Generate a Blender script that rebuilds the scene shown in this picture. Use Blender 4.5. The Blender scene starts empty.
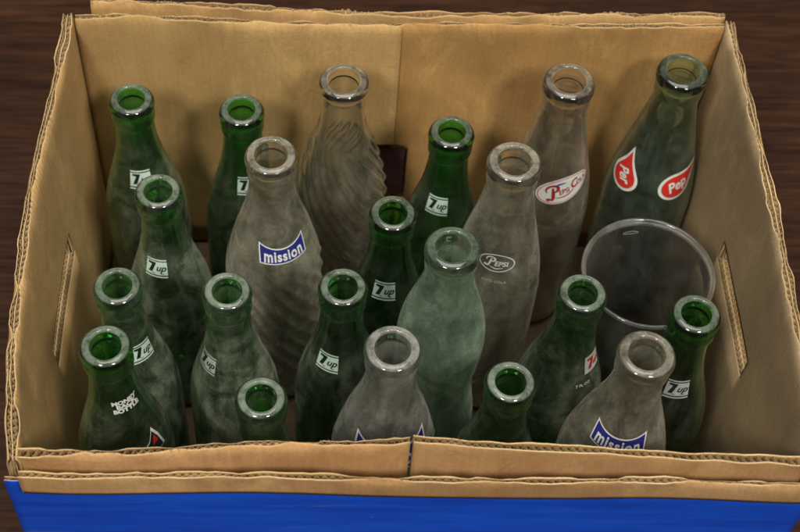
import bpy, bmesh, math, random
from mathutils import Vector, noise as mnoise

random.seed(7)
scene = bpy.context.scene
COL = scene.collection
PI = math.pi

# ------------------------------------------------------------------ helpers
def link(o, parent=None):
    COL.objects.link(o)
    if parent is not None:
        o.parent = parent
    return o

def thing(name, label, cat, loc=(0, 0, 0), group=None, rot=(0, 0, 0)):
    o = bpy.data.objects.new(name, None)
    o.empty_display_size = 0.02
    COL.objects.link(o)
    o.location = loc
    o.rotation_euler = rot
    o['label'] = label
    o['category'] = cat
    if group:
        o['group'] = group
    return o

def mesh_obj(name, bm, mats, parent=None, smooth=True):
    me = bpy.data.meshes.new(name)
    bm.normal_update()
    bm.to_mesh(me)
    bm.free()
    if not isinstance(mats, (list, tuple)):
        mats = [mats]
    for m in mats:
        me.materials.append(m)
    if smooth:
        for p in me.polygons:
            p.use_smooth = True
    o = bpy.data.objects.new(name, me)
    return link(o, parent)

def N(x, y=0.0, z=0.0):
    return mnoise.noise(Vector((x, y, z)))

# ------------------------------------------------------------------ materials
def new_mat(name):
    m = bpy.data.materials.new(name)
    m.use_nodes = True
    nt = m.node_tree
    nt.nodes.clear()
    out = nt.nodes.new('ShaderNodeOutputMaterial')
    return m, nt, out

class G:
    """tiny node-graph helper"""
    def __init__(s, nt):
        s.nt = nt
        s.tc = nt.nodes.new('ShaderNodeTexCoord')
    def n(s, kind, **kw):
        nd = s.nt.nodes.new(kind)
        for k, v in kw.items():
            setattr(nd, k, v)
        return nd
    def l(s, a, b):
        s.nt.links.new(a, b)
    def mapping(s, scale=(1, 1, 1), loc=(0, 0, 0), rot=(0, 0, 0)):
        m = s.n('ShaderNodeMapping')
        m.inputs['Scale'].default_value = scale
        m.inputs['Location'].default_value = loc
        m.inputs['Rotation'].default_value = rot
        s.l(s.tc.outputs['Object'], m.inputs['Vector'])
        return m.outputs[0]
    def noise(s, vec, scale, detail=4, rough=.55, dist=0):
        t = s.n('ShaderNodeTexNoise')
        t.inputs['Scale'].default_value = scale
        t.inputs['Detail'].default_value = detail
        t.inputs['Roughness'].default_value = rough
        t.inputs['Distortion'].default_value = dist
        s.l(vec, t.inputs['Vector'])
        return t.outputs['Fac']
    def ramp(s, fac, stops):
        r = s.n('ShaderNodeValToRGB')
        els = r.color_ramp.elements
        while len(els) > 1:
            els.remove(els[-1])
        for i, (p, c) in enumerate(stops):
            e = els[0] if i == 0 else els.new(p)
            e.position = p
            e.color = (c[0], c[1], c[2], 1) if isinstance(c, (tuple, list)) else (c, c, c, 1)
        s.l(fac, r.inputs['Fac'])
        return r.outputs['Color']
    def math(s, op, a, b=None, clamp=False):
        m = s.n('ShaderNodeMath', operation=op, use_clamp=clamp)
        for i, v in enumerate((a, b)):
            if v is None:
                continue
            if isinstance(v, (int, float)):
                m.inputs[i].default_value = v
            else:
                s.l(v, m.inputs[i])
        return m.outputs[0]
    def mixc(s, fac, a, b, mode='MIX'):
        m = s.n('ShaderNodeMix', data_type='RGBA', blend_type=mode)
        for sock, v in ((m.inputs['Factor'], fac), (m.inputs[6], a), (m.inputs[7], b)):
            if isinstance(v, (int, float)):
                sock.default_value = v
            elif isinstance(v, (tuple, list)):
                sock.default_value = (v[0], v[1], v[2], 1)
            else:
                s.l(v, sock)
        return m.outputs[2]
    def bump(s, h, strength, dist=.001):
        b = s.n('ShaderNodeBump')
        b.inputs['Strength'].default_value = strength
        b.inputs['Distance'].default_value = dist
        s.l(h, b.inputs['Height'])
        return b.outputs[0]

def principled(g, out, color, rough=.6, normal=None, spec=.5):
    p = g.n('ShaderNodeBsdfPrincipled')
    if isinstance(color, (tuple, list)):
        p.inputs['Base Color'].default_value = (*color, 1)
    else:
        g.l(color, p.inputs['Base Color'])
    if isinstance(rough, (int, float)):
        p.inputs['Roughness'].default_value = rough
    else:
        g.l(rough, p.inputs['Roughness'])
    p.inputs['Specular IOR Level'].default_value = spec
    if normal is not None:
        g.l(normal, p.inputs['Normal'])
    if out is not None:
        g.l(p.outputs[0], out.inputs['Surface'])
    return p

def wv0(g):
    sx = g.n('ShaderNodeSeparateXYZ'); g.l(g.tc.outputs['Object'], sx.inputs[0])
    return g.math('SINE', g.math('MULTIPLY', g.math('ADD', sx.outputs['X'], sx.outputs['Y']), 2 * PI / .0041))

def mat_kraft(name, dark, mid, light, seed=0.0, streak=(1, 1, .25)):
    m, nt, out = new_mat(name)
    g = G(nt)
    v = g.mapping(loc=(seed, seed * 1.7, seed * .6))
    vs = g.mapping(scale=streak, loc=(seed, 0, 0))
    big = g.noise(v, 9, 3, .6, .6)
    mid_n = g.noise(vs, 60, 5, .65)
    fine = g.noise(v, 900, 3, .7)
    fac = g.math('ADD', g.math('MULTIPLY', big, .62), g.math('MULTIPLY', mid_n, .38))
    c = g.ramp(fac, [(.30, dark), (.50, mid), (.70, light)])
    # short paper fibres
    fib = g.ramp(fine, [(.35, .82), (.6, 1.0), (.8, 1.12)])
    c = g.mixc(1.0, c, fib, 'MULTIPLY')
    pale = g.ramp(g.noise(g.mapping(scale=(1, 1, .45), loc=(seed * 2, 4, 1)), 30, 6, .72, .8), [(.54, 0.0), (.64, .30), (.74, .55)])
    c = g.mixc(pale, c, (min(1, light[0] * 1.22 + .02), min(1, light[1] * 1.2 + .015), light[2] * 1.12))
    tone = g.ramp(g.noise(g.mapping(loc=(seed, 9, 2)), 5.5, 3, .6, .8), [(.35, .78), (.52, 1.0), (.68, 1.14)])
    c = g.mixc(1.0, c, tone, 'MULTIPLY')
    fl = g.ramp(g.math('ADD', g.math('MULTIPLY', wv0(g), .5), .5), [(0, .982), (1, 1.01)])
    c = g.mixc(1.0, c, fl, 'MULTIPLY')
    crease = g.ramp(g.noise(g.mapping(scale=(1, 1, 3.5), loc=(seed, 1, 7), rot=(.2, .3, .1)), 8, 2, .5, 2.0), [(.492, 0.0), (.50, .30), (.508, 0.0)])
    c = g.mixc(crease, c, tuple(x * .7 for x in dark))
    # faint water stains / scuffs
    st = g.ramp(g.noise(v, 17, 6, .7, 1.2), [(.60, 0.0), (.66, .35), (.72, .12)])
    c = g.mixc(st, c, tuple(x * .62 for x in dark))
    # washboarding: the medium shows faintly through the liner
    sx = g.n('ShaderNodeSeparateXYZ'); g.l(g.tc.outputs['Object'], sx.inputs[0])
    wv = g.math('SINE', g.math('MULTIPLY', g.math('ADD', sx.outputs['X'], sx.outputs['Y']), 2 * PI / .0041))
    hh = g.math('ADD', g.math('MULTIPLY', mid_n, .6), g.math('MULTIPLY', fine, .4))
    hh = g.math('ADD', hh, g.math('MULTIPLY', g.math('MULTIPLY', wv, big), .15))
    hh = g.math('ADD', hh, g.math('MULTIPLY', big, .8))
    nrm = g.bump(hh, .5, .0010)
    principled(g, out, c, .82, nrm, .25)
    return m

def mat_blue():
    m, nt, out = new_mat('blue_print')
    g = G(nt)
    v = g.mapping()
    vs = g.mapping(scale=(.25, 1, 2.4))
    a = g.noise(vs, 45, 5, .6)
    c = g.ramp(a, [(.3, (.001, .055, .50)), (.5, (.002, .078, .64)), (.72, (.006, .11, .74))])
    # long pale scuffs in the print
    sc = g.ramp(g.noise(g.mapping(scale=(.10, 1, 3.2), loc=(3, 1, 2)), 70, 4, .55, .6), [(.655, 0), (.69, .5), (.72, 0)])
    c = g.mixc(sc, c, (.10, .17, .42))
    cr = g.ramp(g.noise(v, 60, 5, .7), [(.70, 0), (.74, .7)])
    c = g.mixc(cr, c, (.30, .24, .18))
    nrm = g.bump(g.noise(g.mapping(scale=(.3, 1, 1)), 120, 3, .5), .35, .0008)
    principled(g, out, c, .48, nrm, .35)
    return m

def mat_wood():
    m, nt, out = new_mat('walnut_laminate')
    g = G(nt)
    w = g.mapping(scale=(.12, 1, 1), rot=(0, 0, math.radians(1.5)))
    w2 = g.mapping(scale=(.06, 1, 1), rot=(0, 0, math.radians(1.5)), loc=(.4, 2, 0))
    a = g.noise(w, 46, 6, .62, .5)
    b = g.noise(w2, 190, 4, .7, .2)
    c_ = g.noise(g.mapping(scale=(.2, 1, 1), loc=(5, 1, 0)), 9, 3, .6, 1.0)
    f = g.math('ADD', g.math('MULTIPLY', a, .32), g.math('ADD', g.math('MULTIPLY', b, .48), g.math('MULTIPLY', c_, .20)))
    c = g.ramp(f, [(.34, (.014, .0055, .003)), (.46, (.034, .014, .0072)), (.56, (.056, .0235, .0115)), (.70, (.095, .043, .021))])
    pores = g.ramp(g.noise(g.mapping(scale=(.05, 1, 1)), 520, 2, .6), [(.36, .55), (.48, 1.0)])
    c = g.mixc(1.0, c, pores, 'MULTIPLY')
    nrm = g.bump(b, .2, .0005)
    principled(g, out, c, .55, nrm, .18)
    return m

def mat_glass(name, tint, dust_col, dust, seed, clarity=.0, rough=.03, lip=False, streak=.35, lipwear=.6, zgrad=0., cst=1.):
    """coloured glass under a film of dried dust: patches, runs and specks"""
    m, nt, out = new_mat(name)
    g = G(nt)
    v = g.mapping(loc=(seed * 3.1, seed * 1.3, seed * 2.7))
    vr = g.mapping(scale=(1, 1, .22), loc=(seed * 2.1, seed, seed * .7))
    patch = g.ramp(g.noise(v, 38, 6, .62, 1.4), [(.36, 1 - .85 * cst), (.48, 1 - .35 * cst), (.56, 1.0), (.66, 1 + .5 * cst)])
    runs = g.ramp(g.noise(vr, 95, 5, .6, .4), [(.38, 1 - .6 * cst), (.60, 1 + .3 * cst)])
    speck = g.ramp(g.noise(v, 620, 2, .6), [(.42, .86), (.64, 1.16)])
    f = g.math('MULTIPLY', g.math('MULTIPLY', patch, runs), speck)
    f = g.math('MULTIPLY', f, dust)
    if zgrad:
        # the film settled on the shoulder; the neck was handled and stays cleaner
        sp = g.n('ShaderNodeSeparateXYZ'); g.l(g.tc.outputs['Object'], sp.inputs[0])
        zz = g.math('ADD', sp.outputs['Z'], g.math('MULTIPLY', g.math('SUBTRACT', g.noise(v, 70, 3, .6), .5), .05))
        mr = g.n('ShaderNodeMapRange'); mr.interpolation_type = 'SMOOTHSTEP'
        g.l(zz, mr.inputs[0])
        for k_, v_ in ((1, -.075), (2, -.022), (3, 1.1), (4, zgrad)): mr.inputs[k_].default_value = v_
        f = g.math('MULTIPLY', f, mr.outputs[0])
    if lip:
        geo = g.n('ShaderNodeNewGeometry')
        sep = g.n('ShaderNodeSeparateXYZ')
        g.l(g.tc.outputs['Object'], sep.inputs[0])
        # frosted contact ring where the crown caps sat
        top = g.math('MULTIPLY', g.math('SUBTRACT', sep.outputs['Z'], -.0014), 1300, clamp=True)
        wear = g.math('MULTIPLY', top, g.ramp(g.noise(v, 150, 5, .7), [(.36, lipwear * .35), (.50, lipwear * .85), (.66, lipwear * 1.25)]))
        f = g.math('MAXIMUM', f, wear)
    # a thin film hides more at a slant: opacity = 1 - (1 - f) ^ (1 / cos)
    f = g.math('MINIMUM', f, .90)
    ge = g.n('ShaderNodeNewGeometry')
    vd = g.n('ShaderNodeVectorMath', operation='DOT_PRODUCT')
    g.l(ge.outputs['Normal'], vd.inputs[0]); g.l(ge.outputs['Incoming'], vd.inputs[1])
    cs = g.math('MAXIMUM', g.math('ABSOLUTE', vd.outputs['Value']), .16)
    f = g.math('SUBTRACT', 1.0, g.math('POWER', g.math('SUBTRACT', 1.0, f), g.math('DIVIDE', .85, cs)))
    bmp = g.bump(g.noise(v, 55, 2, .5), .10, .002)
    refr = g.n('ShaderNodeBsdfRefraction')
    refr.inputs['Color'].default_value = (*tint, 1)
    refr.inputs['Roughness'].default_value = rough
    refr.inputs['IOR'].default_value = 1.5
    g.l(bmp, refr.inputs['Normal'])
    glo = g.n('ShaderNodeBsdfGlossy')
    glo.inputs['Color'].default_value = (1, 1, 1, 1)
    glo.inputs['Roughness'].default_value = rough + .02
    g.l(bmp, glo.inputs['Normal'])
    fre = g.n('ShaderNodeFresnel'); fre.inputs['IOR'].default_value = 1.52
    g.l(bmp, fre.inputs['Normal'])
    dif = g.n('ShaderNodeBsdfDiffuse')
    tra = g.n('ShaderNodeBsdfTranslucent')
    dif.inputs['Color'].default_value = (*dust_col, 1)
    tra.inputs['Color'].default_value = (*dust_col, 1)
    dm = g.n('ShaderNodeMixShader'); dm.inputs[0].default_value = .40
    g.l(dif.outputs[0], dm.inputs[1]); g.l(tra.outputs[0], dm.inputs[2])
    base = refr.outputs[0]
    if clarity > 0:
        tr = g.n('ShaderNodeBsdfTransparent')
        tr.inputs['Color'].default_value = (*tint, 1)
        cm = g.n('ShaderNodeMixShader'); cm.inputs[0].default_value = clarity
        g.l(base, cm.inputs[1]); g.l(tr.outputs[0], cm.inputs[2])
        base = cm.outputs[0]
    mx = g.n('ShaderNodeMixShader')
    g.l(f, mx.inputs[0]); g.l(base, mx.inputs[1]); g.l(dm.outputs[0], mx.inputs[2])
    top_ = g.n('ShaderNodeMixShader')
    # dusty spots scatter the reflection
    ff = g.math('MULTIPLY', fre.outputs[0], g.math('SUBTRACT', 1.0, g.math('MULTIPLY', f, .6)))
    g.l(ff, top_.inputs[0]); g.l(mx.outputs[0], top_.inputs[1]); g.l(glo.outputs[0], top_.inputs[2])
    g.l(top_.outputs[0], out.inputs['Surface'])
    return m

def mat_paint(name, col, wear=.25, alpha_wear=True):
    """fired enamel label paint, a little worn"""
    m, nt, out = new_mat(name)
    g = G(nt)
    v = g.mapping()
    nz = g.noise(v, 260, 6, .75)
    c = g.mixc(g.ramp(nz, [(.40, 0), (.56, wear * .6), (.7, min(1, wear * 2.2))]), col, tuple(x * .55 + .03 for x in col))
    principled(g, out, c, .38, None, .4)
    return m

KR_IN = mat_kraft('kraft_inner', (.37, .19, .062), (.48, .27, .095), (.56, .34, .135), 1.3)
KR_SIDE = mat_kraft('kraft_side', (.42, .25, .095), (.53, .33, .135), (.62, .41, .185), 4.1)
KR_BACK = mat_kraft('kraft_back', (.41, .24, .088), (.53, .33, .13), (.62, .41, .18), 12.2)
KR_EDGE = mat_kraft('kraft_cut_edge', (.46, .32, .16), (.60, .44, .24), (.72, .56, .34), 2.2, (1, 1, 1))
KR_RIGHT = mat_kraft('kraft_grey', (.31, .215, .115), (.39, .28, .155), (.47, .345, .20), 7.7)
KR_OUT = mat_kraft('kraft_outer', (.40, .21, .085), (.53, .31, .135), (.62, .39, .19), 6.0)
KR_FLOOR = mat_kraft('kraft_floor_shade', (.06, .040, .022), (.10, .068, .038), (.15, .10, .055), 5.0)  # shade on the box floor is put into this dark kraft colour
KR_FLUTE = mat_kraft('kraft_medium', (.40, .28, .14), (.52, .37, .19), (.62, .46, .26), 9.0)
MAROON = mat_kraft('maroon_print', (.080, .028, .034), (.110, .040, .046), (.14, .055, .060), 3.0)
BLUE = mat_blue()
WOOD = mat_wood()
WHITE = mat_paint('white_enamel', (.74, .76, .72), .40)
PALE = mat_paint('pale_green_enamel', (.58, .74, .64), .30)
BLACK = mat_paint('black_enamel', (.012, .022, .020), .2)
RED = mat_paint('red_enamel', (.62, .030, .020), .25)
DKRED = mat_paint('crimson_enamel', (.38, .020, .028), .25)
NAVY = mat_paint('navy_enamel', (.022, .025, .20), .25)
GHOST = mat_paint('worn_white_enamel', (.42, .46, .42), .5)

# ------------------------------------------------------------------ corrugated board
PER = .0041
def board(name, parent, origin, U, Nn, width, z0, z1, walls, liner_mats, holes=(), bow=None, topn=.0012, crush=.5, seed=0., du=.004, flute_mat=None):
    """corrugated board standing up: paper liners with a waved medium between them.
    walls: thickness of every flute gap; liner_mats: material per liner (inner first)."""
    U = Vector(U); Nn = Vector(Nn); O = Vector(origin)
    bow = bow or (lambda u, v: (0., 0.))
    LT = .0006
    total = sum(walls) + LT * (len(walls) + 1)
    mats = []
    for m in liner_mats:
        if m not in mats: mats.append(m)
    fm = flute_mat or KR_FLUTE
    if fm not in mats: mats.append(fm)
    if KR_EDGE not in mats: mats.append(KR_EDGE)
    bm = bmesh.new()
    def P(u, v, w, salt):
        # v: height below the top as a negative z
        b, dz = bow(u, v)
        k = max(0., 1 + v / .006)
        cr = crush * max(0., .62 + 1.5 * N(u * 34 + seed, 3.3) + .7 * N(u * 130 + seed, 9.1)) * k * k
        cr = min(cr, .93)
        w2 = total / 2 + (w - total / 2) * (1 - cr)
        w2 += .0012 * N(u * 14, v * 9, seed + 5) + k * .0011 * N(u * 75, seed, salt)
        top = k * (topn * (N(u * 60, salt * 7.1 + seed) + .6 * N(u * 210, salt * 3.7 + seed)))
        return O + U * u + Nn * (w2 + b) + Vector((0, 0, v + dz + top))
    def levels():
        vs = [0, -.0012, -.003, -.006, -.012]
        zb = z0 - z1
        n = max(2, int(-zb / .02))
        vs += [-.012 + (zb + .012) * (i / n) for i in range(1, n + 1)]
        for h in holes:
            vs += [h[2] - z1, h[3] - z1]
        vs = sorted(set(round(x, 6) for x in vs if x >= zb - 1e-9), reverse=True)
        return vs
    vs = levels()
    def inhole(u, v):
        for (a, b, c, d) in holes:
            if a < u < b and c < v + z1 < d:
                # rounded ends
                mid = (c + d) / 2; hr = (d - c) / 2
                ex = min(u - a, b - u)
                if ex < hr:
                    t = abs(v + z1 - mid)
                return True
        return False
    def sheet(us, wf, thick, mi, salt):
        front = {}; back = {}
        def vert(i, j, bk):
            d = back if bk else front
            if (i, j) not in d:
                u = us[i]; w = wf(u) + (thick if bk else 0)
                d[(i, j)] = bm.verts.new(P(u, vs[j], w, salt))
            return d[(i, j)]
        cells = set()
        for i in range(len(us) - 1):
            for j in range(len(vs) - 1):
                if not inhole((us[i] + us[i + 1]) / 2, (vs[j] + vs[j + 1]) / 2):
                    cells.add((i, j))
        for (i, j) in cells:
            f = bm.faces.new((vert(i, j, 0), vert(i + 1, j, 0), vert(i + 1, j + 1, 0), vert(i, j + 1, 0)))
            f.material_index = mi
            if thick > 0:
                f = bm.faces.new((vert(i, j, 1), vert(i, j + 1, 1), vert(i + 1, j + 1, 1), vert(i + 1, j, 1)))
                f.material_index = mi
                for (di, dj, a, b) in ((0, -1, (i, j), (i + 1, j)), (0, 1, (i + 1, j + 1), (i, j + 1)), (-1, 0, (i, j + 1), (i, j)), (1, 0, (i + 1, j), (i + 1, j + 1))):
                    if (i + di, j + dj) not in cells:
                        f = bm.faces.new((vert(*a, 0), vert(*a, 1), vert(*b, 1), vert(*b, 0)))
                        f.material_index = mats.index(KR_EDGE)
    us = [i * width / max(1, round(width / du)) for i in range(round(width / du) + 1)]
    for h in holes:
        us += [h[0], h[1]]
    us = sorted(set(round(x, 6) for x in us))
    w = 0.
    for k in range(len(walls) + 1):
        w0 = w
        sheet(us, lambda u, w0=w0: w0, LT, mats.index(liner_mats[min(k, len(liner_mats) - 1)]), k)
        w += LT
        if k < len(walls):
            A = walls[k] / 2 - .00012
            mid = w + walls[k] / 2
            n = int(width / (PER / 8))
            fus = [i * width / n for i in range(n + 1)]
            sheet(fus, lambda u, mid=mid, A=A, k=k: mid + A * math.sin(2 * PI * u / PER + k * 2.2), 0, mats.index(fm), k + .5)
            w += walls[k]
    return mesh_obj(name, bm, mats, parent, smooth=True), total

W, D = .405, .2952
ZB = -.238            # floor of the box
HX = W / 2

box = thing('cardboard_box', 'worn open kraft cardboard box with blue front and slotted handholes, holding the empty bottles', 'box', (0, D / 2, ZB))
class _P:  # parent offset helper: children are modelled in world units
    pass
def child_world(o):
    o.parent = box
    o.matrix_parent_inverse = box_inv
bpy.context.view_layer.update()
box_inv = box.matrix_world.inverted()

def bboard(*a, **k):
    o, t = board(a[0], None, *a[1:], **k)
    child_world(o)
    return o

# side panels (double-wall, with handholes)
def bow_left(u, v):
    s = math.sin(PI * min(1, max(0, u / D)))
    return (.0075 * s * max(0, 1 + v / .12) - .0035 * max(0, 1 - u / .06) * max(0, 1 + v / .1), .002 * math.sin(u * 21))
bboard('side_panel', (-HX, -.0062, 0), (0, 1, 0), (-1, 0, 0), D + .0124, ZB, 0, (.0030, .0026), [KR_SIDE, KR_FLUTE, KR_SIDE],
       holes=[(.108, .195, -.096, -.075)], bow=bow_left, seed=1.1, crush=.62)
def bow_right(u, v):
    s = math.sin(PI * min(1, max(0, u / D)))
    return (.004 * s * (1 + v / .2), .0015 * math.sin(u * 17 + 1))
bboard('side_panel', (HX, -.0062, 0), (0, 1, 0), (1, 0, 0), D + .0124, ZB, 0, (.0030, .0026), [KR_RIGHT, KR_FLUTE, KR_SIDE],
       holes=[(.107, .195, -.095, -.077)], bow=bow_right, seed=5.1, crush=.5)
# back panel halves meeting at the middle
bboard('back_flap', (-HX + .0008, D, 0), (1, 0, 0), (0, 1, 0), HX - .0034, ZB, 0, (.0040,), [KR_BACK, KR_SIDE],
       bow=lambda u, v: (.0015 * math.sin(u * 30), .0015 - .008 * max(0, u / HX - .15) * .5), seed=8.3, crush=.7, topn=.0016,
       holes=[(HX - .0140, HX + .001, -.178, -.116)])
bboard('back_flap', (.0008, D + .0010, 0), (1, 0, 0), (0, 1, 0), HX - .0016, ZB, 0, (.0034,), [KR_IN, KR_SIDE],
       bow=lambda u, v: (.0012 * math.sin(u * 26), -.003 + .004 * (u / HX) ** 2), seed=11.9, crush=.75, topn=.0014,
       holes=[(-.001, .0115, -.178, -.121)])
bboard('back_panel', (-HX + .010, D + .0085, .0035), (1, 0, 0), (0, 1, 0), W - .009, ZB, .0035, (.0036,), [KR_SIDE, KR_OUT],
       bow=lambda u, v: (.001 * math.sin(u * 19 + 1), .0030 - .0075 * min(1, u / .2) + .0015 * max(0, (u - .2) / .2)), seed=14.2, crush=.85, topn=.0022)
# dark printed tab seen through the torn notch
bm = bmesh.new()
def add_box(bm, x0, x1, y0, y1, z0, z1, mi=0):
    vv = [bm.verts.new((x, y, z)) for z in (z0, z1) for y in (y0, y1) for x in (x0, x1)]
    for f in ((0, 2, 3, 1), (4, 5, 7, 6), (0, 1, 5, 4), (2, 6, 7, 3), (0, 4, 6, 2), (1, 3, 7, 5)):
        fc = bm.faces.new([vv[i] for i in f]); fc.material_index = mi
add_box(bm, -.0125, .0105, D + .0012, D + .0024, -.176, -.1185)
child_world(mesh_obj('torn_tab', bm, MAROON, None, False))

# front: inner halves, blue outer panel and the cut kraft fold
bboard('front_flap', (-HX + .0008, 0, 0), (1, 0, 0), (0, -1, 0), HX - .0022, ZB, 0, (.0042,), [KR_SIDE, KR_OUT],
       bow=lambda u, v: (-.0105 * (u / HX) ** 1.5 * max(0, 1 + v / .2) + .001 * math.sin(u * 40), .001 + .0015 * (u / HX)), seed=21.2, crush=.85, topn=.0014)
bboard('front_flap', (.0004, 0, 0), (1, 0, 0), (0, -1, 0), HX - .0026, ZB, 0, (.0038,), [KR_SIDE, KR_OUT],
       bow=lambda u, v: (-.0092 * (1 - u / HX) ** 1.2 * max(0, 1 + v / .2), .0030 * (1 - u / HX) - .0003), seed=25.2, crush=.25, topn=.0007)
bboard('front_panel', (-HX - .0066, -.0074, -.0145), (1, 0, 0), (0, -1, 0), W + .0130, ZB, -.0145, (.0022,), [KR_SIDE, BLUE],
       seed=28.2, crush=.5, topn=.0008)
def fold_bow(u, v):
    return (.0006 * math.sin(u * 33), .0010 * math.sin(u * 12 + .8))
bboard('front_fold', (-HX + .0030, -.0112, -.0022), (1, 0, 0), (0, -1, 0), W - .002, -.0205, -.0022, (.0026,), [KR_SIDE, KR_OUT],
       seed=31.2, crush=.9, bow=fold_bow, topn=.0009)
# floor
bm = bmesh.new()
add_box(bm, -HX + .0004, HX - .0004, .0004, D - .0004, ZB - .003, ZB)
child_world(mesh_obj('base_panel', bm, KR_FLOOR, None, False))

# ------------------------------------------------------------------ table
bm = bmesh.new()
add_box(bm, -1.3, 1.3, -.7, 1.3, ZB - .033, ZB - .0032)
bmesh.ops.bevel(bm, geom=[e for e in bm.edges], offset=.004, segments=2, affect='EDGES')
tab = mesh_obj('table_top', bm, WOOD, None, False)
tab['kind'] = 'structure'
tab['label'] = 'dark walnut table top with fine grain under the cardboard box'

# ------------------------------------------------------------------ bottles
# profiles: mm below the top of the lip, outer radius in mm
PROF = {
 'soda': [(0, 10.3), (-.5, 11.7), (-1.4, 12.9), (-2.8, 13.9), (-4.4, 14.3), (-6.0, 14.0), (-7.2, 13.0), (-8.4, 12.2), (-9.8, 12.9), (-11.5, 13.6), (-16, 13.7), (-18.2, 13.0), (-20, 12.3),
          (-25, 12.4), (-32, 12.8), (-42, 13.9), (-54, 16.0), (-66, 18.9), (-80, 22.6), (-94, 25.8), (-108, 27.6), (-122, 28.2), (-205, 28.2), (-211, 27.2), (-215.5, 24)],
 'tall': [(0, 11.6), (-.6, 13.6), (-1.9, 15.0), (-3.8, 15.5), (-5.8, 15.3), (-7.4, 14.4), (-8.8, 13.9), (-10.2, 14.3), (-12.5, 14.6), (-16.5, 14.4), (-19, 13.7),
          (-25, 13.6), (-34, 14.4), (-46, 16.6), (-58, 19.8), (-70, 23.2), (-84, 26.6), (-98, 29.2), (-112, 30.4), (-126, 30.6), (-222, 30.4), (-228, 29), (-234, 26)],
 'contour': [(0, 11.6), (-.6, 13.6), (-1.9, 15.0), (-3.8, 15.5), (-6.5, 15.4), (-9, 14.9), (-10.6, 14.0), (-12, 14.0), (-14.5, 14.6), (-18, 14.4), (-21, 14.0),
          (-28, 14.3), (-38, 16.2), (-50, 19.4), (-62, 22.6), (-74, 25.0), (-86, 26.2), (-98, 26.3), (-112, 25.2), (-128, 23.6), (-142, 23.3), (-158, 25), (-180, 27.5), (-236, 27.5), (-244, 26.5), (-250, 24)],
 'straight': [(0, 11.8), (-.6, 13.8), (-1.9, 15.3), (-4.2, 15.9), (-7, 15.8), (-9.5, 14.8), (-11, 14.2), (-12.6, 14.6), (-15.5, 15.0), (-19, 14.6), (-21.5, 14.0),
          (-30, 14.8), (-45, 17.2), (-60, 20.2), (-76, 23.4), (-92, 26.4), (-108, 28.4), (-124, 29.4), (-222, 29.4), (-228, 28), (-233, 25)],
}
SEAM = {'soda': 8.1, 'tall': 8.8, 'contour': 11.3, 'straight': 11.0}
BORE = {'soda': 8.1, 'tall': 9.3, 'contour': 9.3, 'straight': 9.5}

def catmull(pts, step):
    """smooth, resampled copy of a profile (list of (z, r))"""
    out = []
    n = len(pts)
    for i in range(n - 1):
        p0 = pts[max(0, i - 1)]; p1 = pts[i]; p2 = pts[i + 1]; p3 = pts[min(n - 1, i + 2)]
        k = max(1, int(abs(p2[0] - p1[0]) / step))
        for j in range(k):
            t = j / k
            m1 = (p2[1] - p0[1]) / (p2[0] - p0[0]) * (p2[0] - p1[0])
            m2 = (p3[1] - p1[1]) / (p3[0] - p1[0]) * (p2[0] - p1[0])
            h = (2 * t**3 - 3 * t**2 + 1) * p1[1] + (t**3 - 2 * t**2 + t) * m1 + (-2 * t**3 + 3 * t**2) * p2[1] + (t**3 - t**2) * m2
            out.append((p1[0] + (p2[0] - p1[0]) * t, h))
    out.append(pts[-1])
    return out

def r_at(prof, z):
    z *= 1000
    for (a, ra), (b, rb) in zip(prof[:-1], prof[1:]):
        if b <= z <= a:
            t = (z - a) / (b - a) if b != a else 0
            return (ra + (rb - ra) * t) / 1000
    return prof[-1][1] / 1000 if z < 0 else prof[0][1] / 1000

def revolve(bm, prof, seg, rib=None, close_tip=False, flip=False):
    rings = []
    for (z, r) in prof:
        ring = []
        for i in range(seg):
            a = 2 * PI * i / seg
            rr = r + (rib(a, z) if rib else 0)
            ring.append(bm.verts.new((rr * math.cos(a) / 1000, rr * math.sin(a) / 1000, z / 1000)))
        rings.append(ring)
    for A, B in zip(rings[:-1], rings[1:]):
        for i in range(seg):
            j = (i + 1) % seg
            q = (A[i], B[i], B[j], A[j])
            bm.faces.new(q if not flip else tuple(reversed(q)))
    if close_tip:
        c = bm.verts.new((0, 0, prof[-1][0] / 1000 + (.003 if not flip else .003)))
        R = rings[-1]
        for i in range(seg):
            j = (i + 1) % seg
            t = (R[i], c, R[j])
            bm.faces.new(t if not flip else tuple(reversed(t)))
    return rings

def bottle_meshes(kind, rib=None, seg=72, scale_h=1.0):
    prof = catmull(PROF[kind], 1.4 if rib else 2.5)
    seam = SEAM[kind]; bore = BORE[kind]
    up = [p for p in prof if p[0] > -seam]
    dn = [p for p in prof if p[0] <= -seam]
    rs = r_at(prof, -seam / 1000) * 1000
    up.append((-seam, rs)); dn = [(-seam, rs)] + [p for p in dn if p[0] < -seam - .05]
    # inner wall
    base = prof[-1][0]
    inner = []
    for (z, r) in prof:
        if z < -seam - .05:
            if z < base + 8: break
            k = min(1, (-z - seam) / 25)
            ri = min(r - 2.6, bore + (r - 3.0 - bore) * k)
            inner.append((z, max(bore - .2, ri)))
    # lip part
    bm = bmesh.new()
    lip_in = [(-seam, bore), (-seam * .6, bore), (-2.2, bore + .1), (-.9, bore + .5), (-.2, bore + 1.2), (.1, (bore + up[0][1]) / 2 + .4)]
    lip = lip_in + [(0.0, up[0][1])] + up[1:]
    # path runs from the bore over the top and down outside
    revolve(bm, lip, seg, flip=False)
    lip_bm = bm
    bm = bmesh.new()
    revolve(bm, dn, seg, rib=rib, close_tip=True)
    revolve(bm, [(-seam, bore)] + inner, seg, close_tip=True, flip=True)
    return lip_bm, bm, prof

# ---- flat artwork wrapped on the glass --------------------------------------
def poly2d(pts, mi=0):
    return ('poly', pts, mi)

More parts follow.
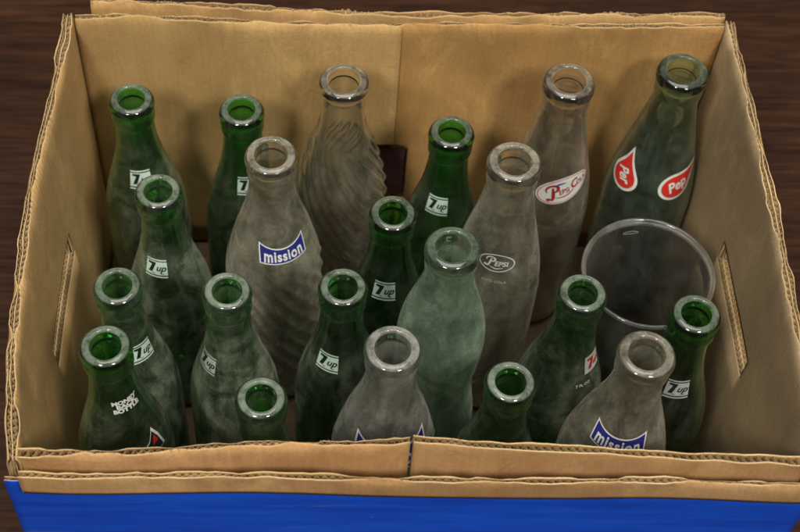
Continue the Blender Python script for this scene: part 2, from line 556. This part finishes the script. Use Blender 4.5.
def text_bm(s, size, shear=0., bold=0., xs=1.0, sp=1.0):
    cu = bpy.data.curves.new('lettering_tmp', 'FONT')
    cu.body = s; cu.size = size; cu.shear = shear; cu.offset = bold
    cu.space_character = sp
    cu.align_x = 'CENTER'; cu.align_y = 'CENTER'
    cu.resolution_u = 3
    o = bpy.data.objects.new('lettering_tmp', cu)
    COL.objects.link(o)
    dg = bpy.context.evaluated_depsgraph_get()
    me = bpy.data.meshes.new_from_object(o.evaluated_get(dg))
    bm = bmesh.new(); bm.from_mesh(me)
    for v in bm.verts:
        v.co.x *= xs
    bpy.data.objects.remove(o); bpy.data.curves.remove(cu); bpy.data.meshes.remove(me)
    return bm

def stroke_bm(pts, widths):
    """tapered pen stroke through pts"""
    bm = bmesh.new()
    n = len(pts)
    L = []; R = []
    for i, (x, y) in enumerate(pts):
        a = pts[max(0, i - 1)]; b = pts[min(n - 1, i + 1)]
        dx, dy = b[0] - a[0], b[1] - a[1]
        l = math.hypot(dx, dy) or 1
        w = widths[i] / 2
        L.append(bm.verts.new((x - dy / l * w, y + dx / l * w, 0)))
        R.append(bm.verts.new((x + dy / l * w, y - dx / l * w, 0)))
    for i in range(n - 1):
        bm.faces.new((L[i], R[i], R[i + 1], L[i + 1]))
    return bm

def spline(pts, k=6):
    out = []
    n = len(pts)
    for i in range(n - 1):
        p0 = pts[max(0, i - 1)]; p1 = pts[i]; p2 = pts[i + 1]; p3 = pts[min(n - 1, i + 2)]
        for j in range(k):
            t = j / k
            out.append(tuple(.5 * ((2 * p1[d]) + (-p0[d] + p2[d]) * t + (2 * p0[d] - 5 * p1[d] + 4 * p2[d] - p3[d]) * t * t + (-p0[d] + 3 * p1[d] - 3 * p2[d] + p3[d]) * t**3) for d in range(len(p1))))
    out.append(tuple(pts[-1]))
    return out

def shape_bm(pts):
    bm = bmesh.new()
    bm.faces.new([bm.verts.new((x, y, 0)) for x, y in pts])
    bmesh.ops.triangulate(bm, faces=bm.faces[:])
    return bm

def ring_bm(outer, inner):
    bm = bmesh.new()
    a = [bm.verts.new((x, y, 0)) for x, y in outer]
    b = [bm.verts.new((x, y, 0)) for x, y in inner]
    n = len(a)
    for i in range(n):
        j = (i + 1) % n
        bm.faces.new((a[i], a[j], b[j], b[i]))
    return bm

def art(name, parent, prof, layers, phi, zc, mats, rot=0., curve=0., lift=.00018):
    """layers: list of (bm in mm, material index, layer level). Slices every shape
    finely and wraps it round the surface of revolution given by prof."""
    out = bmesh.new()
    cr, sr = math.cos(rot), math.sin(rot)
    for (b, mi, lev) in layers:
        for v in b.verts:
            x, y = v.co.x, v.co.y
            v.co.x = x * cr - y * sr; v.co.y = x * sr + y * cr
        xs = [v.co.x for v in b.verts]; ys = [v.co.y for v in b.verts]
        st = 1.6
        k = math.floor(min(xs) / st) + 1
        while k * st < max(xs):
            bmesh.ops.bisect_plane(b, geom=b.verts[:] + b.edges[:] + b.faces[:], plane_co=(k * st, 0, 0), plane_no=(1, 0, 0)); k += 1
        k = math.floor(min(ys) / st) + 1
        while k * st < max(ys):
            bmesh.ops.bisect_plane(b, geom=b.verts[:] + b.edges[:] + b.faces[:], plane_co=(0, k * st, 0), plane_no=(0, 1, 0)); k += 1
        mp = {}
        for v in b.verts:
            x, y = v.co.x / 1000, v.co.y / 1000
            # walk along the slanted wall
            z = zc
            slope = (r_at(prof, zc - .003) - r_at(prof, zc + .003)) / .006
            z = zc + y / math.sqrt(1 + slope * slope)
            r = r_at(prof, z)
            rr = r + lift + lev * .00012
            a = phi + x / r_at(prof, zc)
            mp[v] = out.verts.new((rr * math.cos(a), rr * math.sin(a), z))
        for f in b.faces:
            try:
                nf = out.faces.new([mp[v] for v in f.verts]); nf.material_index = mi
            except ValueError:
                pass
        b.free()
    bmesh.ops.recalc_face_normals(out, faces=out.faces[:])
    return mesh_obj(name, out, mats, parent, smooth=False)

def rect(x0, x1, y0, y1):
    return [(x0, y0), (x1, y0), (x1, y1), (x0, y1)]
def move(bm, dx, dy, rot=0.):
    c, s = math.cos(rot), math.sin(rot)
    for v in bm.verts:
        x, y = v.co.x, v.co.y
        v.co.x = x * c - y * s + dx; v.co.y = x * s + y * c + dy
    return bm
def ell(a, b, n=40, cx=0, cy=0):
    return [(cx + a * math.cos(2 * PI * i / n), cy + b * math.sin(2 * PI * i / n)) for i in range(n)]

def label_small(parent, prof, phi, z, rot=0., field=None, w=14.0, h=15.5, faded=False, sc=1.0):
    f = field or PALE
    k = GHOST if faded else f
    hw, hh = w / 2, h / 2
    L = [(shape_bm(rect(-hw, hw, -hh + 2.1, hh - 2.1)), 0, 0),
         (shape_bm(rect(-hw, hw, hh - 1.15, hh)), 0, 0),
         (shape_bm(rect(-hw, hw, -hh, -hh + 1.15)), 0, 0)]
    seven = [(-5.6, 3.6), (-5.2, 5.0), (-.2, 4.9), (-.4, 3.6), (-2.6, -3.4), (-4.9, -3.4), (-2.9, 2.9)]
    L.append((shape_bm(seven), 1, 1.3))
    L.append((move(text_bm('up', 7.4, .35, .16, .85), 2.7, .3), 1, 1.3))
    L.append((shape_bm(rect(-2.4, -.9, -4.3, -3.8)), 1, 1.3))
    L.append((shape_bm(rect(2.9, 4.6, -4.3, -3.8)), 1, 1.3))
    return art('label', parent, prof, L, phi, z, [k, BLACK], rot)

def banner_pts(w, top_c, top_e, bot_c, bot_e, slant, n=14):
    up = []; dn = []
    for i in range(n + 1):
        t = -1 + 2 * i / n
        up.append((t * w, top_c + (top_e - top_c) * t * t))
        dn.append((t * (w - slant), bot_c + (bot_e - bot_c) * t * t))
    return dn + up[::-1]
def strip_bm(w, top_c, top_e, bot_c, bot_e, slant, n=14):
    bm = bmesh.new(); A = []; B = []
    for i in range(n + 1):
        t = -1 + 2 * i / n
        A.append(bm.verts.new((t * (w - slant), bot_c + (bot_e - bot_c) * t * t, 0)))
        B.append(bm.verts.new((t * w, top_c + (top_e - top_c) * t * t, 0)))
    for i in range(n):
        bm.faces.new((A[i], A[i + 1], B[i + 1], B[i]))
    return bm
def label_banner(parent, prof, phi, z, rot=0., s=1.0):
    L = [(strip_bm(16.5 * s, 4.2 * s, 9.6 * s, -8.6 * s, -7.4 * s, 1.6 * s), 0, 0),
         (strip_bm(15.4 * s, 3.3 * s, 8.0 * s, -7.6 * s, -6.4 * s, 1.3 * s), 1, 1)]
    t = text_bm('mission', 11.5 * s, 0, .34, .64, 1.12)
    for v in t.verts:
        x, y = v.co.x, v.co.y
        k = (x / (12 * s)) ** 2
        v.co.y = -2.3 * s + y * (1 + .30 * k) + 1.0 * k * s
        v.co.x = x
    L.append((t, 0, 2))
    return art('label', parent, prof, L, phi, z, [WHITE, NAVY], rot)

def script_P(s):
    a = spline([(-2.2, -4.6, 1.5), (-3.2, -3.6, 1.2), (-2.4, -3.2, .9), (-.9, -4.4, 1.3), (.1, -2.4, 1.7), (.7, .6, 1.7), (1.2, 3.6, 1.0)])
    b = spline([(-2.4, 1.2, .7), (-2.6, 3.1, 1.0), (-.6, 4.8, 1.3), (2.2, 4.9, 1.3), (3.9, 3.4, 1.7), (3.2, 1.4, 1.5), (1.2, .5, .8)])
    out = []
    for p in (a, b):
        out.append(stroke_bm([(x * s, y * s) for x, y, w in p], [w * s for x, y, w in p]))
    return out

def label_oval_red(parent, prof, phi, z, rot=0.):
    def egg(a, b, dx=0):
        return [(a * math.cos(2 * PI * i / 48) + dx, b * math.sin(2 * PI * i / 48) * (1 - .10 * math.cos(2 * PI * i / 48))) for i in range(48)]
    L = [(shape_bm(egg(19, 10.4)), 0, 0), (ring_bm(egg(18.0, 9.5), egg(17.4, 9.0)), 2, 1)]
    for b in script_P(1.22):
        L.append((move(b, -8.5, 0), 1, 1.6))
    L.append((move(text_bm('EPSI', 5.8, .15, .14, .72), -.9, -1.2), 1, 1.6))
    L.append((move(text_bm('C', 10.0, .35, .26, .78), 6.3, .8), 1, 1.6))
    L.append((move(text_bm('OLA', 5.6, .15, .14, .72), 12.4, -.6), 1, 1.6))
    sw = spline([(-7.5, -4.2, .5), (-3, -5.2, 1.0), (2, -4.6, 1.1), (5.2, -3.0, .6)])
    L.append((stroke_bm([(x, y) for x, y, w in sw], [w for x, y, w in sw]), 1, 1.7))
    sw = spline([(-7, 5.6, .3), (-2.5, 6.1, 1.3), (2.5, 5.6, .3)])
    L.append((stroke_bm([(x, y) for x, y, w in sw], [w for x, y, w in sw]), 3, 1.7))
    return art('label', parent, prof, L, phi, z, [WHITE, DKRED, RED, NAVY], rot)

def label_oval_white(parent, prof, phi, z, rot=0.):
    L = [(ring_bm(ell(11.2, 7.2), ell(10.5, 6.5)), 0, 0)]
    for b in script_P(.80):
        L.append((move(b, -4.6, .4), 0, .2))
    L.append((move(text_bm('EPSI', 5.4, .1, .15, .9), 2.8, -.4), 0, .3))
    sw = spline([(-3.8, -3.2, .4), (0, -4.4, .9), (4.2, -3.4, .4)])
    L.append((stroke_bm([(x, y) for x, y, w in sw], [w for x, y, w in sw]), 0, .4))
    o = art('label', parent, prof, L, phi, z, [WHITE], rot)
    L = [(text_bm('PEPSI-COLA', 2.9, 0, .04, .9, 1.15), 0, 0)]
    art('small_print', parent, prof, L, phi, z - .0155, [GHOST], rot)
    return o

def drop(rad, tip, n=30):
    """round end at the origin, tip at +x"""
    pts = []
    a0 = math.acos(rad / tip)
    for i in range(n + 1):
        a = a0 + (2 * PI - 2 * a0) * i / n
        pts.append((rad * math.cos(a), rad * math.sin(a)))
    # slightly concave sides to the tip
    last = pts[-1]; first = pts[0]
    pts += [(last[0] + (tip - last[0]) * .5, last[1] * .40), (tip, 0), (first[0] + (tip - first[0]) * .5, first[1] * .40)]
    return pts
def label_drop(parent, prof, phi, z, rot, txt, trot=0.):
    L = [(shape_bm(drop(11.4, 26)), 0, 0), (shape_bm(drop(9.3, 21.5)), 1, 1)]
    t = text_bm(txt, 12.5, .25, .34, .72)
    L.append((move(t, 1.4, 0, trot), 0, 2))
    return art('label', parent, prof, L, phi, z, [WHITE, RED], rot)

GREEN = (.34, .80, .30)
AQUA = (.84, .95, .84)
CLEAR = (.97, .97, .94)
DUSTW = (.86, .80, .63)
DUSTG = (.56, .60, .46)
DUSTA = (.56, .68, .54)

def swirl(n, k, amp, z0, z1):
    def f(a, z):
        if z > z0 or z < z1: return 0.
        e = min(1, (z0 - z) / 8) * min(1, (z - z1) / 8)
        s = math.sin(n * a + z * k)
        return amp * e * (1 - 2 * abs(math.sin(.5 * (n * a + z * k))) ** 1.6) if n % 2 == 0 else amp * e * s
    return f
def stretched(kind, H):
    prof = PROF[kind]
    k0 = -165 if kind == 'contour' else -125
    tot = -prof[-1][0]; tgt = H * 1000
    out = []
    for z, r in prof:
        if z < k0:
            z = k0 + (z - k0) * (tgt + k0) / (tot + k0)
        out.append((z, r))
    return out

LIPS = {}
def bottle_at(kind, x, y, ztop, label, name, tint, dcol, dust, seed, rib=None, group=None, clarity=.35, rough=.03, spin=0., lipwear=.6, lipdust=None, zgrad=.35, seg=64):
    H = ztop - ZB
    keep = PROF[kind]
    PROF[kind] = stretched(kind, H)
    lb, bb, prof = bottle_meshes(kind, rib, seg)
    PROF[kind] = keep
    root = thing(name, label, 'bottle', (x, y, ZB), group)
    m1 = mat_glass('dusty_glass', tint, dcol, dust, seed, clarity, rough, zgrad=zgrad, cst=.9 if kind == 'soda' else .62)
    m2 = mat_glass('worn_lip_glass', tint, (.46, .55, .43) if kind == 'soda' else tuple(min(1, c * 1.1) for c in dcol), dust * .25 if lipdust is None else lipdust, seed + 5, clarity * .4, rough + .02, lip=True, lipwear=lipwear)
    for nm, bm_, m in (('bottle_body', bb, m1), ('lip', lb, m2)):
        o = mesh_obj(nm, bm_, m, root)
        o.location = (0, 0, H); o.rotation_euler = (0, 0, spin)
    return root, prof, H

def fin(o, H, label=None):
    o.location = (0, 0, H)
    if label: o['label'] = label
    return o

R = math.radians
SG = 'small green soda bottles with a little square white label'
# ---- small green bottles carrying the little square label
small = [
 (-.1653, .2507, -.020, -84, -.060, .45, .62, 'green bottle in the back left corner, its label half covered by another lip', False, .33),
 (-.0975, .2482, -.026, -80, -.057, .30, .55, 'dark green bottle at the back wall, its label cut off by the blue banner bottle', False, .30),
 (.0318, .2315, -.025, -110, -.056, .18, .50, 'green bottle just right of the back seam, bright square label facing front', False, .34),
 (-.1438, .1802, -.020, -106, -.058, .80, .85, 'very dusty green bottle with dark runs, just left of the blue banner bottle', False, .45),
 (-.0056, .1675, -.022, -100, -.059, .20, .55, 'clean green bottle in the middle of the box, behind the pale aqua one', False, .30),
 (-.1622, .1132, -.020, -48, -.053, .75, .70, 'green bottle by the left wall, label turned right, behind the money-lettered one', False, .33),
 (-.1002, .1106, -.020, -142, -.061, .85, .95, 'grey dusty bottle with a faded label turned left, in front of the blue banner bottle', True, .50),
 (-.0350, .1141, -.020, -118, -.059, .30, .75, 'green bottle with a crisp tilted square label, left of the frosted clear front bottle', False, .40),
 (.1617, .0974, -.018, -94, -.057, .15, .60, 'dark green bottle nearest the right wall, dull label, in front of the clear plastic cup', True, .30),
]
for i, (x, y, zt, ph, zl, du, lw, lab, faded, g_) in enumerate(small):
    tint = (GREEN[0] * (.9 + g_ * .3), GREEN[1], GREEN[2])
    r_, prof, H = bottle_at('soda', x, y, zt, lab, 'soda_bottle', tint, DUSTG, du * .29, 3.7 * i + 1.1, group=SG, lipwear=lw * .55, clarity=.45, spin=i * 1.3)
    fin(label_small(r_, prof, R(ph), zl, faded=faded, w=13.6, h=15.2), H)

# two plain necks by the front wall
for i, (x, y, zt, du, lab) in enumerate([
    (-.0789, .0414, -.018, .50, 'dusty green neck at the front wall, left of the gap between the flaps'),
    (.0557, .0540, -.020, .22, 'darker green neck at the front wall, right of the gap between the flaps')]):
    bottle_at('soda', x, y, zt, lab, 'soda_bottle', GREEN, DUSTG, du * .35, 41 + i * 3.3, group='green bottles hidden behind the front wall up to the neck', lipwear=.5, spin=i)

# green bottle with red and white label
r_, prof, H = bottle_at('soda', .1000, .1118, -.020, 'green bottle with a red and white label turned right, beside the plastic cup', 'soda_bottle', GREEN, DUSTG, .13, 52.2, lipwear=.45)
L = [(shape_bm(rect(-6.2, 6.2, -7.4, 7.4)), 0, 0)]
L.append((shape_bm([(-4.6, 3.4), (-4.2, 5.2), (1.2, 5.0), (.8, 3.0), (-1.4, -4.4), (-4.0, -4.4), (-1.6, 3.0)]), 1, 1.3))
L.append((move(text_bm('up', 6.2, .3, .22, .95), 2.9, -1.0), 1, 1.3))
fin(art('label', r_, prof, L, R(-38), -.058, [WHITE, RED]), H)
fin(art('small_print', r_, prof, [(text_bm('7 FL OZ', 3.2, 0, .10, .9), 0, 0)], R(-62), -.073, [WHITE]), H)

# bright green bottle at the front left corner
r_, prof, H = bottle_at('soda', -.1600, .0547, .012, 'bright green bottle in the front left corner with white MONEY BACK BOTTLE lettering', 'soda_bottle', (.36, .88, .34), DUSTG, .07, 61.4, lipwear=.45, clarity=.45)
L = [(move(text_bm('MONEY', 4.4, 0, .24, 1.0), 0, 3.6), 0, 0), (move(text_bm('BACK', 4.4, 0, .24, 1.05), .6, 0), 0, 0), (move(text_bm('BOTTLE', 4.4, 0, .24, .95), 0, -3.6), 0, 0)]
fin(art('lettering', r_, prof, L, R(-58), -.043, [WHITE], rot=R(3)), H)
d = [(-11, -9), (11, -9), (10.2, 3), (7.8, 12), (2.5, 4), (-4, 0), (-11, -2)]
def inset(k, dx=0, dy=0): return [(x * k + dx, y * k + dy) for x, y in d]
L = [(shape_bm(d), 0, 0), (shape_bm(inset(.84, .1, -.6)), 1, 1), (shape_bm([(3.2, -1.0), (7.6, -1.0), (7.0, 5.8), (4.8, 3.0)]), 2, 2)]
L.append((move(text_bm('UP', 7, .2, .3, 1), -2.5, -4.4), 0, 2))
fin(art('label', r_, prof, L, R(-46), -.084, [WHITE, BLACK, RED], rot=R(4)), H)

# ---- clear bottles
r_, prof, H = bottle_at('tall', -.0345, .2540, -.005, 'clear bottle with spiral fluted shoulder and no label, left of the back seam', 'clear_bottle', (.95, .95, .91), DUSTW, .10, 71.1, zgrad=.5,
                        rib=swirl(22, .40, .95, -50, -215), lipwear=.2, clarity=.12, seg=336)
r_, prof, H = bottle_at('tall', -.0770, .1875, .006, 'frosted clear bottle with the whole blue mission banner in view', 'clear_bottle', CLEAR, DUSTW, .19, 74.9, zgrad=.6,
                        rib=swirl(18, .34, .75, -94, -215), seg=216, lipwear=.3, clarity=.65)
fin(label_banner(r_, prof, R(-72), -.069, rot=R(2), s=.98), H)
r_, prof, H = bottle_at('tall', .1225, .0520, .014, 'clear bottle by the front wall at right, blue mission banner half sunk behind the flap', 'clear_bottle', CLEAR, DUSTW, .19, 78.3, zgrad=.6,
                        rib=swirl(18, .34, .75, -94, -215), seg=216, lipwear=.25, clarity=.65)
fin(label_banner(r_, prof, R(-108), -.063, rot=R(0), s=1.0), H)
r_, prof, H = bottle_at('tall', -.0093, .0585, .006, 'frosted clear bottle behind the gap in the front flap, only its label tips showing', 'clear_bottle', (.94, .95, .95), (.80, .79, .70), .20, 82.5, zgrad=.6,
                        rib=swirl(18, .34, .75, -94, -215), seg=216, lipwear=.35, clarity=.65)
fin(label_banner(r_, prof, R(-84), -.078, rot=R(0), s=1.5), H)
r_, prof, H = bottle_at('straight', .0628, .1815, .010, 'dusty clear bottle with a thin white outlined oval, right of the aqua bottle', 'clear_bottle', CLEAR, (.84, .80, .63), .20, 86.0, lipwear=.3, zgrad=.6, clarity=.65)
for ch in (label_oval_white(r_, prof, R(-100), -.072, rot=R(-3)),): fin(ch, H)
for ch in r_.children:
    if ch.name.startswith('small_print'): fin(ch, H)
r_, prof, H = bottle_at('straight', .1019, .2516, 0, 'clear bottle at the back wall with a white oval and red script', 'clear_bottle', CLEAR, DUSTW, .12, 90.2, zgrad=.6, lipwear=.2, clarity=.65)
fin(label_oval_red(r_, prof, R(-74), -.079, rot=R(18)), H)
# pale green
r_, prof, H = bottle_at('straight', .1720, .2606, 0, 'pale green bottle in the back right corner with two red teardrop labels', 'pale_green_bottle', (.80, .93, .84), DUSTA, .08, 94.6, lipwear=.12, clarity=.6)
fin(label_drop(r_, prof, R(-150), -.088, R(93), 'Per', R(-150)), H)
fin(label_drop(r_, prof, R(-68), -.086, R(36), 'Pep', R(-14)), H)
r_, prof, H = bottle_at('contour', .0241, .1167, .016, 'pale aqua bottle with a rounded waist, in the middle of the box, no label', 'aqua_bottle', AQUA, (.70, .92, .70), .18, 98.8, zgrad=.7, lipwear=.12, clarity=.5)

# ---- clear plastic cup
CH = .176
bm = bmesh.new()
def cr(z):  # outer radius mm at height mm
    return 26 + (38.2 - 26) * z / 176
outer = [(176 + .3, 39.2), (175.6, 40.0), (174.4, 40.3), (173.2, 39.7), (172.4, cr(172))] + [(z, cr(z)) for z in (160, 140, 120, 90, 60, 30, 6, 1.5)] + [(0, 24.5)]
inner = [(176.3, 39.2), (175.4, 37.9)] + [(z, cr(z) - 1.1) for z in (172, 160, 140, 120, 90, 60, 30, 8)] + [(4, 23.5)]
revolve(bm, outer, 72, close_tip=False); 
ob = bm.verts[:]
revolve(bm, inner, 72, flip=True)
bmesh.ops.remove_doubles(bm, verts=bm.verts[:], dist=.00003)
# close both bottoms with a disc
for zz in (0, .004):
    ring = sorted([v for v in bm.verts if abs(v.co.z - zz) < 1e-5], key=lambda v: math.atan2(v.co.y, v.co.x))
    f = bm.faces.new(ring if zz > 0 else ring[::-1])
cup = thing('plastic_cup', 'wide clear plastic cup with a thin rolled rim, standing among the bottles at right', 'cup', (.1500, .1545, ZB))
rim = bm.copy()
bmesh.ops.delete(rim, geom=[f for f in rim.faces if f.calc_center_median().z < .1720], context='FACES')
bmesh.ops.delete(bm, geom=[f for f in bm.faces if f.calc_center_median().z >= .1720], context='FACES')
mesh_obj('cup_body', bm, mat_glass('cup_plastic', (.96, .97, .96), (.66, .68, .62), .05, 110.0, .65, .02, cst=.5), cup)
mesh_obj('rim', rim, mat_glass('cup_rim_plastic', (.96, .97, .96), (.80, .82, .78), .12, 117.0, .3, .02, cst=.6), cup)
# moulded mark near the rim
pr = [(-(176 - z), r - 1.25) for z, r in [(176, 38.2), (0, 26)]]
L = [(ring_bm(ell(5, 1.4), ell(4.5, .9)), 0, 0)]
mk = art('moulded_mark', cup, [(0, 36.9), (-176, 24.7)], L, R(98), -.010, [GHOST], lift=-.0002)
mk.location = (0, 0, CH)

# ------------------------------------------------------------------ light
w = bpy.data.worlds.new('World'); scene.world = w; w.use_nodes = True
wn = w.node_tree
bg = wn.nodes['Background']
bg.inputs['Color'].default_value = (.60, .62, .66, 1)
bg.inputs['Strength'].default_value = .06

def lamp(name, loc, size, power, col, target=(0, .15, 0)):
    ld = bpy.data.lights.new(name, 'AREA')
    ld.shape = 'RECTANGLE'; ld.size = size[0]; ld.size_y = size[1]
    ld.energy = power; ld.color = col
    o = bpy.data.objects.new(name, ld); COL.objects.link(o)
    o.location = loc
    d = Vector(target) - Vector(loc)
    o.rotation_euler = d.to_track_quat('-Z', 'Y').to_euler()
    return o
lamp('ceiling_or_fill_light', (.0, .1, 2.1), (1.6, 1.2), 36, (1, .95, .88))  # added fill: broad overhead lamp for the front shadow and lip reflections
lamp('ceiling_or_fill_light', (-.74, -1.10, 1.85), (.34, .34), 26, (1, .95, .86))
lamp('ceiling_or_fill_light', (.70, -1.15, 1.85), (.34, .34), 27, (1, .95, .86))

# ------------------------------------------------------------------ camera
cam = bpy.data.cameras.new('camera'); co = bpy.data.objects.new('camera', cam); COL.objects.link(co)
scene.camera = co
cx, cy, cz = -.0499803, -.3382773, .6704326
pit, yaw, roll = .97728044, .00090282, .01149461
f = Vector((math.sin(yaw) * math.cos(pit), math.cos(yaw) * math.cos(pit), -math.sin(pit)))
r = Vector((math.cos(yaw), -math.sin(yaw), 0)); u = r.cross(f)
r2 = r * math.cos(roll) + u * math.sin(roll); u2 = -r * math.sin(roll) + u * math.cos(roll)
from mathutils import Matrix
M = Matrix(((r2.x, u2.x, -f.x, cx), (r2.y, u2.y, -f.y, cy), (r2.z, u2.z, -f.z, cz), (0, 0, 0, 1)))
co.matrix_world = M
cam.sensor_width = 36; cam.lens = 1465.7031 / 800 * 36
cam.shift_x = 82.669 / 800
cam.clip_start = .02; cam.clip_end = 20
cam.dof.use_dof = True; cam.dof.focus_distance = .83; cam.dof.aperture_fstop = 11

scene.render.engine = 'CYCLES'
c = scene.cycles
c.use_denoising = True
try: c.denoiser = 'OPENIMAGEDENOISE'
except Exception: pass
c.use_adaptive_sampling = True; c.adaptive_threshold = .02; c.max_bounces = 12; c.transmission_bounces = 12; c.glossy_bounces = 4; c.diffuse_bounces = 3; c.transparent_max_bounces = 14
c.caustics_refractive = True; c.caustics_reflective = False; c.blur_glossy = .6
c.sample_clamp_indirect = 4
scene.view_settings.view_transform = 'Standard'; scene.view_settings.look = 'None'
scene.view_settings.exposure = .14; scene.view_settings.gamma = 1
